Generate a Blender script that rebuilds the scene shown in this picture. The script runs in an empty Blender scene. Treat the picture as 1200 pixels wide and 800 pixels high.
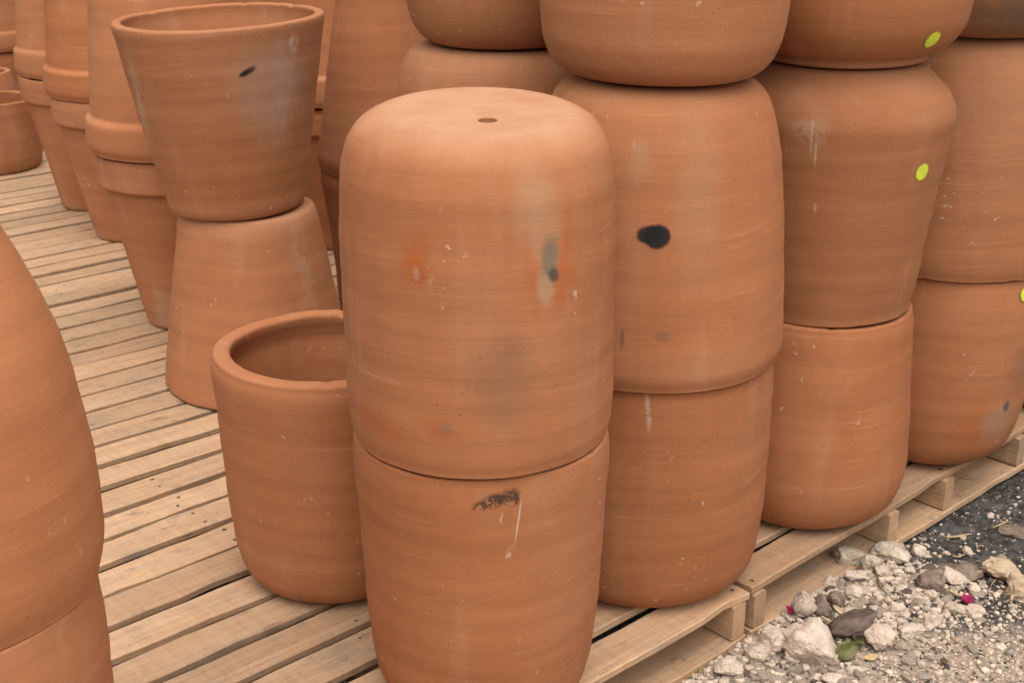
import bpy, bmesh, math, random
from mathutils import Vector, noise, Matrix
import numpy as np

scene = bpy.context.scene
col = scene.collection
R_ = math.radians

# ------------------------------------------------------------------ camera
CAM_H, PITCH, FPX = 1.35, R_(21.0), 1560.0
cam = bpy.data.cameras.new('camera')
cam.sensor_width = 36.0
cam.lens = FPX / 1200.0 * 36.0
cam.clip_start, cam.clip_end = 0.05, 1000.0
cam.dof.use_dof = True
cam.dof.focus_distance = 2.15
cam.dof.aperture_fstop = 11.0
cam_o = bpy.data.objects.new('camera', cam)
cam_o.location = (0, 0, CAM_H)
cam_o.rotation_euler = (math.pi / 2 - PITCH, 0, 0)
col.objects.link(cam_o)
scene.camera = cam_o

# ------------------------------------------------------------------ sky and sun (bright overcast)
SUN_EL, SUN_AZ = R_(67), R_(172)          # azimuth clockwise from +Y: behind the camera, a little to the right
world = bpy.data.worlds.new('World')
scene.world = world
world.use_nodes = True
wn, wl = world.node_tree.nodes, world.node_tree.links
wn.clear()
sky = wn.new('ShaderNodeTexSky')
sky.sky_type = 'NISHITA'
sky.sun_disc = False
sky.sun_elevation = SUN_EL
sky.sun_rotation = SUN_AZ
sky.dust_density = 5.0
sky.air_density = 1.2
hs = wn.new('ShaderNodeHueSaturation')
hs.inputs['Saturation'].default_value = 0.04      # cloud cover: the sky is white, not blue
bg = wn.new('ShaderNodeBackground')
bg.inputs['Strength'].default_value = 0.105
wo = wn.new('ShaderNodeOutputWorld')
wl.new(sky.outputs[0], hs.inputs['Color'])
wl.new(hs.outputs[0], bg.inputs['Color'])
wl.new(bg.outputs[0], wo.inputs['Surface'])

sl = bpy.data.lights.new('sun', 'SUN')
sl.energy = 1.3
sl.angle = R_(80)
sl.color = (1.0, 0.93, 0.83)
so = bpy.data.objects.new('sun', sl)
d = Vector((math.sin(SUN_AZ) * math.cos(SUN_EL), math.cos(SUN_AZ) * math.cos(SUN_EL), math.sin(SUN_EL)))
so.rotation_euler = (-d).to_track_quat('-Z', 'Y').to_euler()
so.location = d * 20
col.objects.link(so)

vs = scene.view_settings
vs.view_transform = 'Standard'
vs.look = 'None'
vs.gamma = 1.0
vs.use_curve_mapping = False
vs.exposure = 0.89

# ------------------------------------------------------------------ helpers
def gp(x, y, z=0.0):
    """point of the plane at height z seen at photo pixel (x, y)"""
    u, v = (x - 600) / FPX, -(y - 400) / FPX
    r = Vector((u, math.cos(PITCH) + v * math.sin(PITCH), -math.sin(PITCH) + v * math.cos(PITCH)))
    t = (z - CAM_H) / r.z
    return Vector((0, 0, CAM_H)) + r * t

def tag(o, label=None, cat=None, group=None, kind=None):
    if label: o['label'] = label
    if cat: o['category'] = cat
    if group: o['group'] = group
    if kind: o['kind'] = kind
    return o

def obj(name, me, mat=None, parent=None):
    o = bpy.data.objects.new(name, me)
    if mat is not None and not me.materials:
        me.materials.append(mat)
    col.objects.link(o)
    if parent is not None:
        o.parent = parent
    return o

def empty(name, loc=(0, 0, 0), rot=(0, 0, 0)):
    o = bpy.data.objects.new(name, None)
    o.empty_display_size = 0.1
    o.location = loc
    o.rotation_euler = rot
    col.objects.link(o)
    return o

# ------------------------------------------------------------------ node helper
class NT:
    def __init__(self, name):
        self.m = bpy.data.materials.new(name)
        self.m.use_nodes = True
        self.t = self.m.node_tree
        self.t.nodes.clear()
    def n(self, typ, **kw):
        nd = self.t.nodes.new(typ)
        for k, v in kw.items():
            setattr(nd, k, v)
        return nd
    def put(self, sock, v):
        if isinstance(v, bpy.types.NodeSocket):
            self.t.links.new(v, sock)
        else:
            sock.default_value = v
    def math(self, op, a, b=0.0, c=0.0, clamp=False):
        nd = self.n('ShaderNodeMath', operation=op, use_clamp=clamp)
        self.put(nd.inputs[0], a); self.put(nd.inputs[1], b); self.put(nd.inputs[2], c)
        return nd.outputs[0]
    def vmul(self, v, s):
        nd = self.n('ShaderNodeVectorMath', operation='MULTIPLY')
        self.put(nd.inputs[0], v); self.put(nd.inputs[1], s)
        return nd.outputs[0]
    def vadd(self, v, s):
        nd = self.n('ShaderNodeVectorMath', operation='ADD')
        self.put(nd.inputs[0], v); self.put(nd.inputs[1], s)
        return nd.outputs[0]
    def noise(self, vec, scale, detail=3.0, rough=0.55, dist=0.0):
        nd = self.n('ShaderNodeTexNoise')
        self.put(nd.inputs['Vector'], vec)
        nd.inputs['Scale'].default_value = scale
        nd.inputs['Detail'].default_value = detail
        nd.inputs['Roughness'].default_value = rough
        nd.inputs['Distortion'].default_value = dist
        return nd.outputs[0]
    def voro(self, vec, scale, rnd=1.0):
        nd = self.n('ShaderNodeTexVoronoi')
        self.put(nd.inputs['Vector'], vec)
        nd.inputs['Scale'].default_value = scale
        nd.inputs['Randomness'].default_value = rnd
        return nd
    def ramp(self, v, a, b, lo=0.0, hi=1.0):
        nd = self.n('ShaderNodeMapRange', interpolation_type='SMOOTHSTEP')
        self.put(nd.inputs[0], v)
        nd.inputs[1].default_value = a; nd.inputs[2].default_value = b
        nd.inputs[3].default_value = lo; nd.inputs[4].default_value = hi
        return nd.outputs[0]
    def mix(self, fac, a, b, mode='MIX'):
        nd = self.n('ShaderNodeMix', data_type='RGBA', blend_type=mode)
        self.put(nd.inputs[0], fac)
        self.put(nd.inputs[6], a if isinstance(a, bpy.types.NodeSocket) else (*a, 1.0))
        self.put(nd.inputs[7], b if isinstance(b, bpy.types.NodeSocket) else (*b, 1.0))
        return nd.outputs[2]
    def obj_attr(self, name):
        nd = self.n('ShaderNodeAttribute', attribute_type='OBJECT', attribute_name=name)
        return nd.outputs['Fac']
    def scale_col(self, c, f):
        g = self.n('ShaderNodeCombineXYZ')
        for i in range(3): self.put(g.inputs[i], f)
        return self.mix(1.0, c, g.outputs[0], 'MULTIPLY')
    def bump(self, h, strength, dist, nrm=None):
        nd = self.n('ShaderNodeBump')
        nd.inputs['Strength'].default_value = strength
        nd.inputs['Distance'].default_value = dist
        self.put(nd.inputs['Height'], h)
        if nrm is not None: self.put(nd.inputs['Normal'], nrm)
        return nd.outputs[0]
    def finish(self, colr, rough=0.8, spec=0.3, nrm=None):
        b = self.n('ShaderNodeBsdfPrincipled')
        self.put(b.inputs['Base Color'], colr if isinstance(colr, bpy.types.NodeSocket) else (*colr, 1.0))
        self.put(b.inputs['Roughness'], rough)
        b.inputs['Specular IOR Level'].default_value = spec
        if nrm is not None: self.put(b.inputs['Normal'], nrm)
        o = self.n('ShaderNodeOutputMaterial')
        self.t.links.new(b.outputs[0], o.inputs[0])
        return self.m

# ------------------------------------------------------------------ materials
def terracotta(name, stains=()):
    """fired clay; stains: (theta, z, half width, half height, tilt, softness, colour, strength, patchy)"""
    t = NT(name)
    tc = t.n('ShaderNodeTexCoord').outputs['Object']
    seed = t.obj_attr('seed')
    cx = t.n('ShaderNodeCombineXYZ')
    t.put(cx.inputs[0], t.math('MULTIPLY', seed, 7.31)); t.put(cx.inputs[1], t.math('MULTIPLY', seed, 3.77)); t.put(cx.inputs[2], t.math('MULTIPLY', seed, 5.13))
    P = t.vadd(tc, cx.outputs[0])
    sep = t.n('ShaderNodeSeparateXYZ'); t.put(sep.inputs[0], tc)
    # tilted coordinates so that the throwing lines run a little aslant
    n_big = t.noise(P, 3.2, 3)
    wob = t.noise(P, 2.0, 2)
    zz = t.math('ADD', sep.outputs[2], t.math('MULTIPLY', wob, 0.07))
    st = t.n('ShaderNodeCombineXYZ')
    t.put(st.inputs[0], t.math('MULTIPLY', sep.outputs[0], 1.3)); t.put(st.inputs[1], t.math('MULTIPLY', sep.outputs[1], 1.3)); t.put(st.inputs[2], t.math('MULTIPLY', zz, 30.0))
    Pst = t.vadd(st.outputs[0], cx.outputs[0])
    streak = t.noise(Pst, 1.0, 4, 0.6)
    streak2 = t.noise(Pst, 4.2, 3, 0.6)
    c = t.mix(t.ramp(n_big, 0.30, 0.70), (0.320, 0.111, 0.041), (0.360, 0.138, 0.056))
    c = t.mix(t.ramp(t.noise(t.vadd(P, (3.1, 1.7, 9.2)), 2.1, 2), 0.48, 0.78, 0.0, 0.8), c, (0.385, 0.172, 0.088))
    c = t.mix(t.ramp(t.noise(t.vmul(P, (1.6, 1.6, 0.8)), 6.5, 4, 0.6), 0.54, 0.80, 0.0, 0.40), c, (0.295, 0.086, 0.027))
    c = t.mix(t.math('MULTIPLY', t.math('FRACT', t.math('MULTIPLY', seed, 1.73)), 0.45), c, (0.372, 0.162, 0.078))
    # vertical slip runs
    run = t.noise(t.vmul(P, (9.0, 9.0, 1.1)), 1.6, 2)
    c = t.mix(t.ramp(run, 0.54, 0.80, 0.0, 0.38), c, (0.41, 0.215, 0.122))
    c = t.scale_col(c, t.ramp(streak, 0.25, 0.78, 0.955, 1.04))
    c = t.scale_col(c, t.ramp(streak2, 0.3, 0.75, 0.96, 1.035))
    # pale single throwing lines
    line = t.math('MULTIPLY', t.ramp(streak2, 0.66, 0.70), t.ramp(t.noise(P, 7.0, 2), 0.46, 0.60))
    c = t.mix(t.math('MULTIPLY', line, 0.22), c, (0.50, 0.31, 0.21))
    # grit, drag marks and fine hairlines
    c = t.scale_col(c, t.ramp(t.noise(P, 170.0, 3, 0.7), 0.3, 0.7, 0.96, 1.035))
    drag = t.noise(t.vmul(t.vadd(Pst, (0.0, 0.0, 4.0)), (2.2, 2.2, 6.0)), 1.0, 3, 0.7)
    c = t.mix(t.math('MULTIPLY', t.ramp(drag, 0.62, 0.72), 0.16), c, (0.235, 0.075, 0.028))
    c = t.mix(t.math('MULTIPLY', t.ramp(drag, 0.345, 0.29), 0.26), c, (0.45, 0.26, 0.165))
    mott = t.noise(P, 17.0, 5, 0.7)
    c = t.scale_col(c, t.ramp(mott, 0.3, 0.7, 0.965, 1.03))
    # lime scuffs and small scratches
    m1 = t.math('MULTIPLY', t.ramp(t.noise(P, 58.0, 3, 0.65), 0.665, 0.71), t.ramp(t.noise(P, 5.5, 2), 0.52, 0.64))
    m2 = t.math('MULTIPLY', t.ramp(t.noise(t.vmul(P, (52.0, 52.0, 15.0)), 1.0, 3, 0.6, 0.8), 0.70, 0.745), t.ramp(t.noise(t.vadd(P, (5.0, 5.0, 1.0)), 4.5, 2), 0.48, 0.62))
    c = t.mix(t.math('MULTIPLY', m1, 0.6), c, (0.56, 0.44, 0.35))
    c = t.mix(t.math('MULTIPLY', m2, 0.6), c, (0.56, 0.44, 0.35))
    # pits
    v = t.voro(P, 75.0)
    pit = t.math('MULTIPLY', t.ramp(v.outputs['Distance'], 0.17, 0.09), t.ramp(t.noise(P, 12.0, 2), 0.56, 0.68))
    c = t.mix(t.math('MULTIPLY', pit, 0.60), c, (0.17, 0.075, 0.04))
    ang = t.math('ARCTAN2', sep.outputs[0], t.math('MULTIPLY', sep.outputs[1], -1.0))
    warp = t.noise(P, 30.0, 7, 0.72)
    w2 = t.noise(t.vadd(P, (4.4, 8.8, 2.2)), 30.0, 7, 0.72)
    for (th, z, hw, hh, tilt, soft, colr, stg, patchy) in stains:
        u = t.math('MULTIPLY', t.math('SUBTRACT', ang, th), 0.21)
        w = t.math('SUBTRACT', sep.outputs[2], z)
        ca, sa = math.cos(tilt), math.sin(tilt)
        ur = t.math('ADD', t.math('MULTIPLY', u, ca), t.math('MULTIPLY', w, sa))
        wr = t.math('SUBTRACT', t.math('MULTIPLY', w, ca), t.math('MULTIPLY', u, sa))
        ur = t.math('ADD', t.math('DIVIDE', ur, hw), t.math('MULTIPLY', t.math('SUBTRACT', warp, 0.5), 0.6 + 1.5 * soft))
        wr = t.math('ADD', t.math('DIVIDE', wr, hh), t.math('MULTIPLY', t.math('SUBTRACT', w2, 0.5), 0.6 + 1.5 * soft))
        dd = t.math('SQRT', t.math('ADD', t.math('MULTIPLY', ur, ur), t.math('MULTIPLY', wr, wr)))
        k = t.ramp(dd, 1.0 - soft, 1.0 + soft, 1.0, 0.0)
        if patchy:
            k = t.math('MULTIPLY', k, t.ramp(t.noise(P, patchy, 3, 0.7), 0.38, 0.52))
        c = t.mix(t.math('MULTIPLY', k, stg), c, colr)
    # dry pale clay dust on the scraped base and its rounded edge
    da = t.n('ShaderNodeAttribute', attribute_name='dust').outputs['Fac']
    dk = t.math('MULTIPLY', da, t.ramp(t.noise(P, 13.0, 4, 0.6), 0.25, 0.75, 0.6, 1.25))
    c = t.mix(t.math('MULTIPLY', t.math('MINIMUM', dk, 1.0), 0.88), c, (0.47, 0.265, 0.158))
    # per pot tone
    tone = t.obj_attr('tone')
    c = t.scale_col(c, tone)
    # relief
    h = t.math('ADD', t.math('MULTIPLY', streak2, 0.5), t.math('ADD', t.math('MULTIPLY', t.noise(P, 150.0, 3, 0.6), 0.11), t.math('MULTIPLY', drag, 0.20)))
    h = t.math('SUBTRACT', h, t.math('MULTIPLY', pit, 0.6))
    nrm = t.bump(h, 0.40, 0.0022)
    return t.finish(c, 0.86, 0.22, nrm)

def wood(name, warm=0.5, dirt=0.5):
    t = NT(name)
    tc = t.n('ShaderNodeTexCoord').outputs['Object']
    rnd = t.n('ShaderNodeObjectInfo').outputs['Random']
    cx = t.n('ShaderNodeCombineXYZ')
    t.put(cx.inputs[0], t.math('MULTIPLY', rnd, 31.0)); t.put(cx.inputs[1], t.math('MULTIPLY', rnd, 17.0)); t.put(cx.inputs[2], t.math('MULTIPLY', rnd, 9.0))
    P = t.vadd(tc, cx.outputs[0])
    g = t.noise(t.vmul(P, (1.6, 34.0, 34.0)), 1.6, 4, 0.6, 0.6)
    g2 = t.noise(t.vmul(P, (3.5, 150.0, 150.0)), 1.2, 3, 0.6)
    c = t.mix(t.ramp(g, 0.3, 0.7), (0.425, 0.257, 0.146), (0.495, 0.322, 0.197))
    c = t.mix(t.ramp(rnd, 0.0, 1.0, 0.0, 0.42 * warm), c, (0.42, 0.225, 0.118))
    c = t.scale_col(c, t.ramp(g2, 0.3, 0.72, 0.88, 1.07))
    # knots
    v = t.voro(t.vmul(P, (3.4, 9.0, 0.01)), 1.3)
    k = t.ramp(v.outputs['Distance'], 0.12, 0.05)
    c = t.mix(t.math('MULTIPLY', k, 0.5), c, (0.20, 0.09, 0.042))
    # weathering: grey film, blotches, saw marks, dirt, clay dust
    gr = t.noise(t.vmul(P, (3.0, 7.0, 7.0)), 2.2, 5, 0.68)
    c = t.mix(t.ramp(gr, 0.46, 0.74, 0.0, 0.55 * dirt + 0.20), c, (0.275, 0.205, 0.150))
    sm = t.noise(t.vmul(P, (9.0, 22.0, 22.0)), 2.4, 6, 0.75)
    c = t.mix(t.math('MULTIPLY', t.ramp(sm, 0.55, 0.68), 0.60 * dirt + 0.18), c, (0.150, 0.105, 0.078))
    c = t.mix(t.math('MULTIPLY', t.ramp(t.noise(t.vmul(P, (5.0, 12.0, 12.0)), 1.7, 4, 0.7), 0.55, 0.72), 0.45), c, (0.40, 0.205, 0.105))
    gouge = t.noise(t.vmul(P, (6.0, 120.0, 120.0)), 1.0, 3, 0.7)
    c = t.mix(t.math('MULTIPLY', t.ramp(gouge, 0.68, 0.74), 0.55), c, (0.13, 0.08, 0.05))
    saw = t.noise(t.vmul(P, (95.0, 4.0, 4.0)), 1.0, 2)
    c = t.scale_col(c, t.ramp(saw, 0.3, 0.7, 0.94, 1.04))
    c = t.mix(t.math('MULTIPLY', t.ramp(t.noise(P, 120.0, 3, 0.7), 0.66, 0.73), 0.6), c, (0.10, 0.065, 0.045))
    c = t.mix(t.math('MULTIPLY', t.ramp(t.noise(t.vadd(P, (2.0, 7.0, 1.0)), 150.0, 2), 0.72, 0.77), 0.6), c, (0.55, 0.44, 0.34))
    c = t.scale_col(c, t.ramp(t.math('FRACT', t.math('MULTIPLY', rnd, 7.77)), 0.0, 1.0, 0.82, 1.08))
    h = t.math('ADD', t.math('MULTIPLY', g, 0.6), t.math('ADD', t.math('MULTIPLY', g2, 0.35), t.math('MULTIPLY', saw, 0.25)))
    h = t.math('SUBTRACT', h, t.math('MULTIPLY', t.ramp(gouge, 0.66, 0.76), 0.5))
    return t.finish(c, 0.8, 0.2, t.bump(h, 0.6, 0.0022))

def stone_mat(name, a, b, dark, darkamt):
    t = NT(name)
    tc = t.n('ShaderNodeTexCoord').outputs['Object']
    rnd = t.n('ShaderNodeObjectInfo').outputs['Random']
    cx = t.n('ShaderNodeCombineXYZ')
    for i, k in enumerate((5.0, 11.0, 3.0)): t.put(cx.inputs[i], t.math('MULTIPLY', rnd, k))
    P = t.vadd(tc, cx.outputs[0])
    c = t.mix(t.ramp(t.noise(P, 28.0, 4, 0.65), 0.32, 0.68), a, b)
    c = t.mix(t.math('MULTIPLY', t.ramp(t.noise(P, 55.0, 5, 0.7), 0.55, 0.68), darkamt), c, dark)
    c = t.scale_col(c, t.ramp(t.noise(P, 260.0, 3), 0.3, 0.7, 0.86, 1.1))
    h = t.math('ADD', t.noise(P, 60.0, 6, 0.7), t.math('MULTIPLY', t.noise(P, 240.0, 3), 0.35))
    return t.finish(c, 0.93, 0.15, t.bump(h, 0.85, 0.006))

def plain(name, c1, c2, scale=60.0, rough=0.75, stretch=(1, 1, 1), bumpd=0.001):
    t = NT(name)
    tc = t.n('ShaderNodeTexCoord').outputs['Object']
    nz = t.noise(t.vmul(tc, stretch), scale, 4, 0.6)
    return t.finish(t.mix(t.ramp(nz, 0.3, 0.7), c1, c2), rough, 0.25, t.bump(nz, 0.6, bumpd))

M_WOOD = wood('pallet_wood', 0.6, 0.45)
M_WOOD_OLD = wood('pallet_wood_weathered', 0.25, 0.85)
M_NAIL = plain('nail_steel', (0.05, 0.04, 0.035), (0.11, 0.075, 0.055), 300, 0.6)
M_CLAY = terracotta('terracotta')

# ------------------------------------------------------------------ ground: one sheet
GZ = -0.112
def ground_h(x, y):
    p = Vector((x, y, 0))
    h = 0.010 * noise.noise(p * 2.3) + 0.006 * noise.noise(p * 9.0)
    h += 0.004 * noise.noise(p * 31.0) + 0.0025 * noise.noise(p * 75.0)
    # rubble heap against the pallets
    nn = -x * math.sin(0.7295) + y * math.cos(0.7295)
    clear = min(1.0, max(0.0, (1.365 - nn) / 0.05))           # the sheet stays below the pallets' bottom boards
    h = h * (0.25 + 0.75 * clear) - 0.010 * (1 - clear)
    q = gp(1000, 715, -0.1)
    dd = math.hypot((x - q.x) * 0.9, (y - q.y)) / 0.20
    h += 0.030 * math.exp(-dd * dd) * clear
    f = min(1.0, max(0.0, (6.0 - math.hypot(x - 0.8, y - 2.3)) / 4.0))
    return h * f

def axis_coords(lo, hi, a, b, step, far):
    c = list(np.arange(a, b + 1e-6, step))
    g, x = step, a
    left = []
    while x > lo:
        g *= 1.35; x -= g; left.append(max(x, lo))
    g, x = step, b
    right = []
    while x < hi:
        g *= 1.35; x += g; right.append(min(x, hi))
    return left[::-1] + c + right

xs = axis_coords(-300, 300, 0.15, 1.75, 0.008, 300)
ys = axis_coords(-300, 300, 1.75, 3.45, 0.008, 300)
gv = [(x, y, GZ + (ground_h(x, y) if abs(x) < 8 and abs(y) < 9 else 0)) for y in ys for x in xs]
nx = len(xs)
gf = [(j * nx + i, j * nx + i + 1, (j + 1) * nx + i + 1, (j + 1) * nx + i) for j in range(len(ys) - 1) for i in range(nx - 1)]
gm = bpy.data.meshes.new('ground')
gm.from_pydata(gv, [], gf)
gm.polygons.foreach_set('use_smooth', [True] * len(gf))

def pale_zone(x, y):
    """1 where pale crushed limestone covers the soil, 0 where the black soil is bare"""
    k = (2.30 + 0.10 * noise.noise(Vector((x * 3, y * 3, 3.3)))) - (y - 0.10 * (x - 0.9))
    return min(1.0, max(0.0, 0.5 + k / 0.16))

t = NT('ground_soil_and_crushed_stone')
tc = t.n('ShaderNodeTexCoord').outputs['Object']
sep = t.n('ShaderNodeSeparateXYZ'); t.put(sep.inputs[0], tc)
warpn = t.noise(tc, 5.0, 5, 0.65)
zone = t.math('SUBTRACT', t.math('ADD', 2.215, t.math('MULTIPLY', t.math('SUBTRACT', sep.outputs[0], 0.9), 0.10)), sep.outputs[1])
zone = t.math('ADD', zone, t.math('MULTIPLY', t.math('SUBTRACT', warpn, 0.5), 0.42))
heapx = t.math('SUBTRACT', 0.95, sep.outputs[0])
zone = t.math('ADD', zone, t.math('MULTIPLY', t.ramp(heapx, -0.10, 0.25), 0.05))
pale = t.ramp(zone, -0.05, 0.07)
pale = t.math('MULTIPLY', pale, t.ramp(t.noise(tc, 38.0, 5, 0.7), 0.30, 0.50))
soil = t.mix(t.ramp(t.noise(tc, 45.0, 5, 0.7), 0.35, 0.68), (0.036, 0.031, 0.028), (0.125, 0.112, 0.103))
soil = t.mix(t.ramp(t.noise(tc, 7.0, 4, 0.6), 0.50, 0.70, 0.0, 0.8), soil, (0.19, 0.168, 0.152))
soil = t.mix(t.ramp(t.noise(tc, 230.0, 3, 0.7), 0.62, 0.70), soil, (0.36, 0.32, 0.28))
grit = t.mix(t.ramp(t.noise(tc, 60.0, 5, 0.75), 0.35, 0.65), (0.34, 0.255, 0.190), (0.54, 0.425, 0.335))
grit = t.mix(t.ramp(t.noise(tc, 150.0, 3), 0.62, 0.70, 0.0, 0.75), grit, (0.13, 0.11, 0.095))
grit = t.mix(t.ramp(t.noise(tc, 9.0, 3), 0.56, 0.72, 0.0, 0.6), grit, (0.25, 0.155, 0.085))
cc = t.mix(pale, soil, grit)
hh = t.math('ADD', t.noise(tc, 70.0, 6, 0.75), t.math('MULTIPLY', t.noise(tc, 260.0, 3), 0.5))
M_GROUND = t.finish(cc, 0.95, 0.12, t.bump(hh, 1.0, 0.010))
ground = obj('ground', gm, M_GROUND)
tag(ground, kind='structure')

# ------------------------------------------------------------------ pallets
rng = random.Random(11)
BT, SH = 0.016, 0.074            # board thickness, stringer height

def board_mesh(L, W, T, seed, nseg=18, chip=0.006):
    """a sawn board along x, its top at z = 0, edges eased and uneven"""
    r = random.Random(seed)
    o1, o2 = r.uniform(0, 50), r.uniform(50, 99)
    e = 0.0022
    V, F = [], []
    cup = r.uniform(-0.0012, 0.0012)
    for i in range(nseg + 1):
        f = i / nseg
        x = (f - 0.5) * L
        if i == 0: x += r.uniform(0, 0.002)
        if i == nseg: x -= r.uniform(0, 0.002)
        a = noise.noise(Vector((x * 7, o1, 0))) * chip * 0.6 + noise.noise(Vector((x * 28, o1, 3))) * chip * 0.35
        b = noise.noise(Vector((x * 7, o2, 0))) * chip * 0.6 + noise.noise(Vector((x * 28, o2, 3))) * chip * 0.35
        if r.random() < 0.10: a += r.uniform(0.002, 0.007)
        if r.random() < 0.10: b -= r.uniform(0.002, 0.007)
        y0, y1 = -W / 2 + a, W / 2 + b
        bow = 0.0016 * noise.noise(Vector((x * 1.6, o1, 9)))
        for (y, z) in ((y0, -e), (y0 + e * 1.3, 0), (0, cup), (y1 - e * 1.3, 0), (y1, -e), (y1, -T + e), (y1 - e, -T), (y0 + e, -T), (y0, -T + e)):
            V.append((x, y, z + bow))
    k = 9
    for i in range(nseg):
        for j in range(k):
            a, b = i * k + j, i * k + (j + 1) % k
            F.append((a, a + k, b + k, b))
    F.append(tuple(range(k)))
    F.append(tuple(nseg * k + j for j in reversed(range(k))))
    me = bpy.data.meshes.new('board')
    me.from_pydata(V, [], F)
    me.update()
    bm = bmesh.new(); bm.from_mesh(me); bmesh.ops.recalc_face_normals(bm, faces=bm.faces); bm.to_mesh(me); bm.free()
    return me

def stringer_mesh(L, W, Hh, seed):
    r = random.Random(seed)
    me = board_mesh(L, W, Hh, seed, 8, 0.002)
    me.name = 'stringer'
    return me

DECK_VARIANTS = {}
def deck_board_variant(L, i):
    key = (round(L, 3), i)
    if key not in DECK_VARIANTS:
        rr = random.Random(i * 31 + int(L * 100))
        m = board_mesh(L, 0.0865 + (rr.random() - 0.5) * 0.013, BT, i * 17 + 3)
        m.materials.append(M_WOOD if i % 3 else M_WOOD_OLD)
        DECK_VARIANTS[key] = m
    return DECK_VARIANTS[key]

STR_MESH = {}
def pallet(s0, s1, n0, ang, nb, label, str_pos, bottom=True, pitch=0.1018):
    """a wooden pallet: origin at deck level on corner (s0, n0), boards along s"""
    L, Wd = s1 - s0, nb * pitch
    a0 = R_(41)
    e_s, e_n = Vector((math.cos(a0), math.sin(a0), 0)), Vector((-math.sin(a0), math.cos(a0), 0))
    c = e_s * (s0 + s1) / 2 + e_n * (n0 + Wd / 2)
    root = empty('pallet', c, (0, 0, ang))
    tag(root, label, 'pallet', 'wooden pallets laid edge to edge')
    nails = []
    for i in range(nb):
        y = -Wd / 2 + pitch * (i + 0.5) + rng.uniform(-0.005, 0.005)
        dz = rng.uniform(-0.003, 0.0)
        b = obj('deck_board', deck_board_variant(L, rng.randrange(12)), None, root)
        b.location = (rng.uniform(-0.002, 0.002), y, dz)
        b.rotation_euler = (rng.uniform(-0.012, 0.012), 0, rng.uniform(-0.006, 0.006))
        if rng.random() < 0.5: b.rotation_euler.z += math.pi
        for sp in str_pos:
            for q in (-0.022, 0.022):
                if rng.random() < 0.93:
                    nails.append((sp + rng.uniform(-0.014, 0.014), y + q + rng.uniform(-0.008, 0.008), dz + 0.0006))
    for k, sp in enumerate(str_pos):
        key = round(Wd, 3)
        if key not in STR_MESH:
            m = stringer_mesh(Wd - 0.012, 0.036, SH, 5)
            m.materials.append(M_WOOD)
            STR_MESH[key] = m
        o = obj('stringer', STR_MESH[key], None, root)
        o.location = (sp, rng.uniform(-0.003, 0.003), -BT - 0.0035)
        o.rotation_euler = (0, 0, math.pi / 2 + rng.uniform(-0.01, 0.01))
    if bottom:
        for yb in (-Wd / 2 + 0.052, 0.0, Wd / 2 - 0.052):
            key = ('b', round(L, 3))
            if key not in STR_MESH:
                m = board_mesh(L, 0.098, BT, 77)
                m.materials.append(M_WOOD_OLD)
                STR_MESH[key] = m
            o = obj('bottom_board', STR_MESH[key], None, root)
            o.location = (0, yb, -BT - SH - 0.0055)
    # nail heads of this pallet, too small to pick apart
    V, F = [], []
    for (x, y, z) in nails:
        b0 = len(V)
        rr = rng.uniform(0.0034, 0.0056)
        for k in range(6):
            V.append((x + rr * math.cos(k * math.pi / 3), y + rr * math.sin(k * math.pi / 3), z))
        F.append(tuple(range(b0, b0 + 6)))
    me = bpy.data.meshes.new('nails'); me.from_pydata(V, [], F)
    no = obj('nails', me, M_NAIL, root)
    no['kind'] = 'stuff'
    return root

A41, A42 = R_(41.0), R_(42.3)
pallet(0.555, 1.768, 1.338, R_(42.2), 12, 'wooden pallet under the front barrel pots, left of the joint in the deck edge', (-0.585, -0.02, 0.583))
pallet(1.773, 2.986, 1.3735, R_(42.8), 12, 'wooden pallet at the right with three stringer ends showing beside the rubble', (-0.583, -0.116, 0.124, 0.449))
pallet(3.010, 4.220, 1.421, R_(42.8), 12, 'wooden pallet farthest right, mostly out of the picture', (-0.58, 0.0, 0.58))
pallet(-0.670, 0.543, 1.345, R_(41.5), 12, 'wooden pallet under the large jars at the left edge', (-0.58, 0.0, 0.58))
pallet(0.860, 2.073, 2.573, R_(40.6), 12, 'wooden pallet under the hourglass stack of flared pots', (-0.58, 0.30, 0.58))
pallet(2.085, 3.300, 2.573, R_(41.0), 12, 'wooden pallet behind the barrel pots, seen only in a gap', (-0.58, 0.0, 0.58))
pallet(0.900, 2.113, 3.806, R_(41.0), 12, 'wooden pallet in the middle of the aisle beside the rimmed planters', (-0.58, 0.0, 0.58))
pallet(2.125, 3.340, 3.806, R_(41.3), 12, 'wooden pallet under the second row of rimmed planters', (-0.58, 0.0, 0.58))
pallet(1.100, 2.313, 5.040, R_(41.8), 12, 'wooden pallet at the far end of the aisle under the low wide pot', (-0.58, 0.0, 0.58))
pallet(2.325, 3.540, 5.040, R_(41.0), 12, 'wooden pallet hidden behind the farthest rimmed planters', (-0.58, 0.0, 0.58))
pallet(1.300, 2.513, 6.274, R_(41.0), 12, 'wooden pallet under the pots in the far left corner', (-0.58, 0.0, 0.58))

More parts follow.
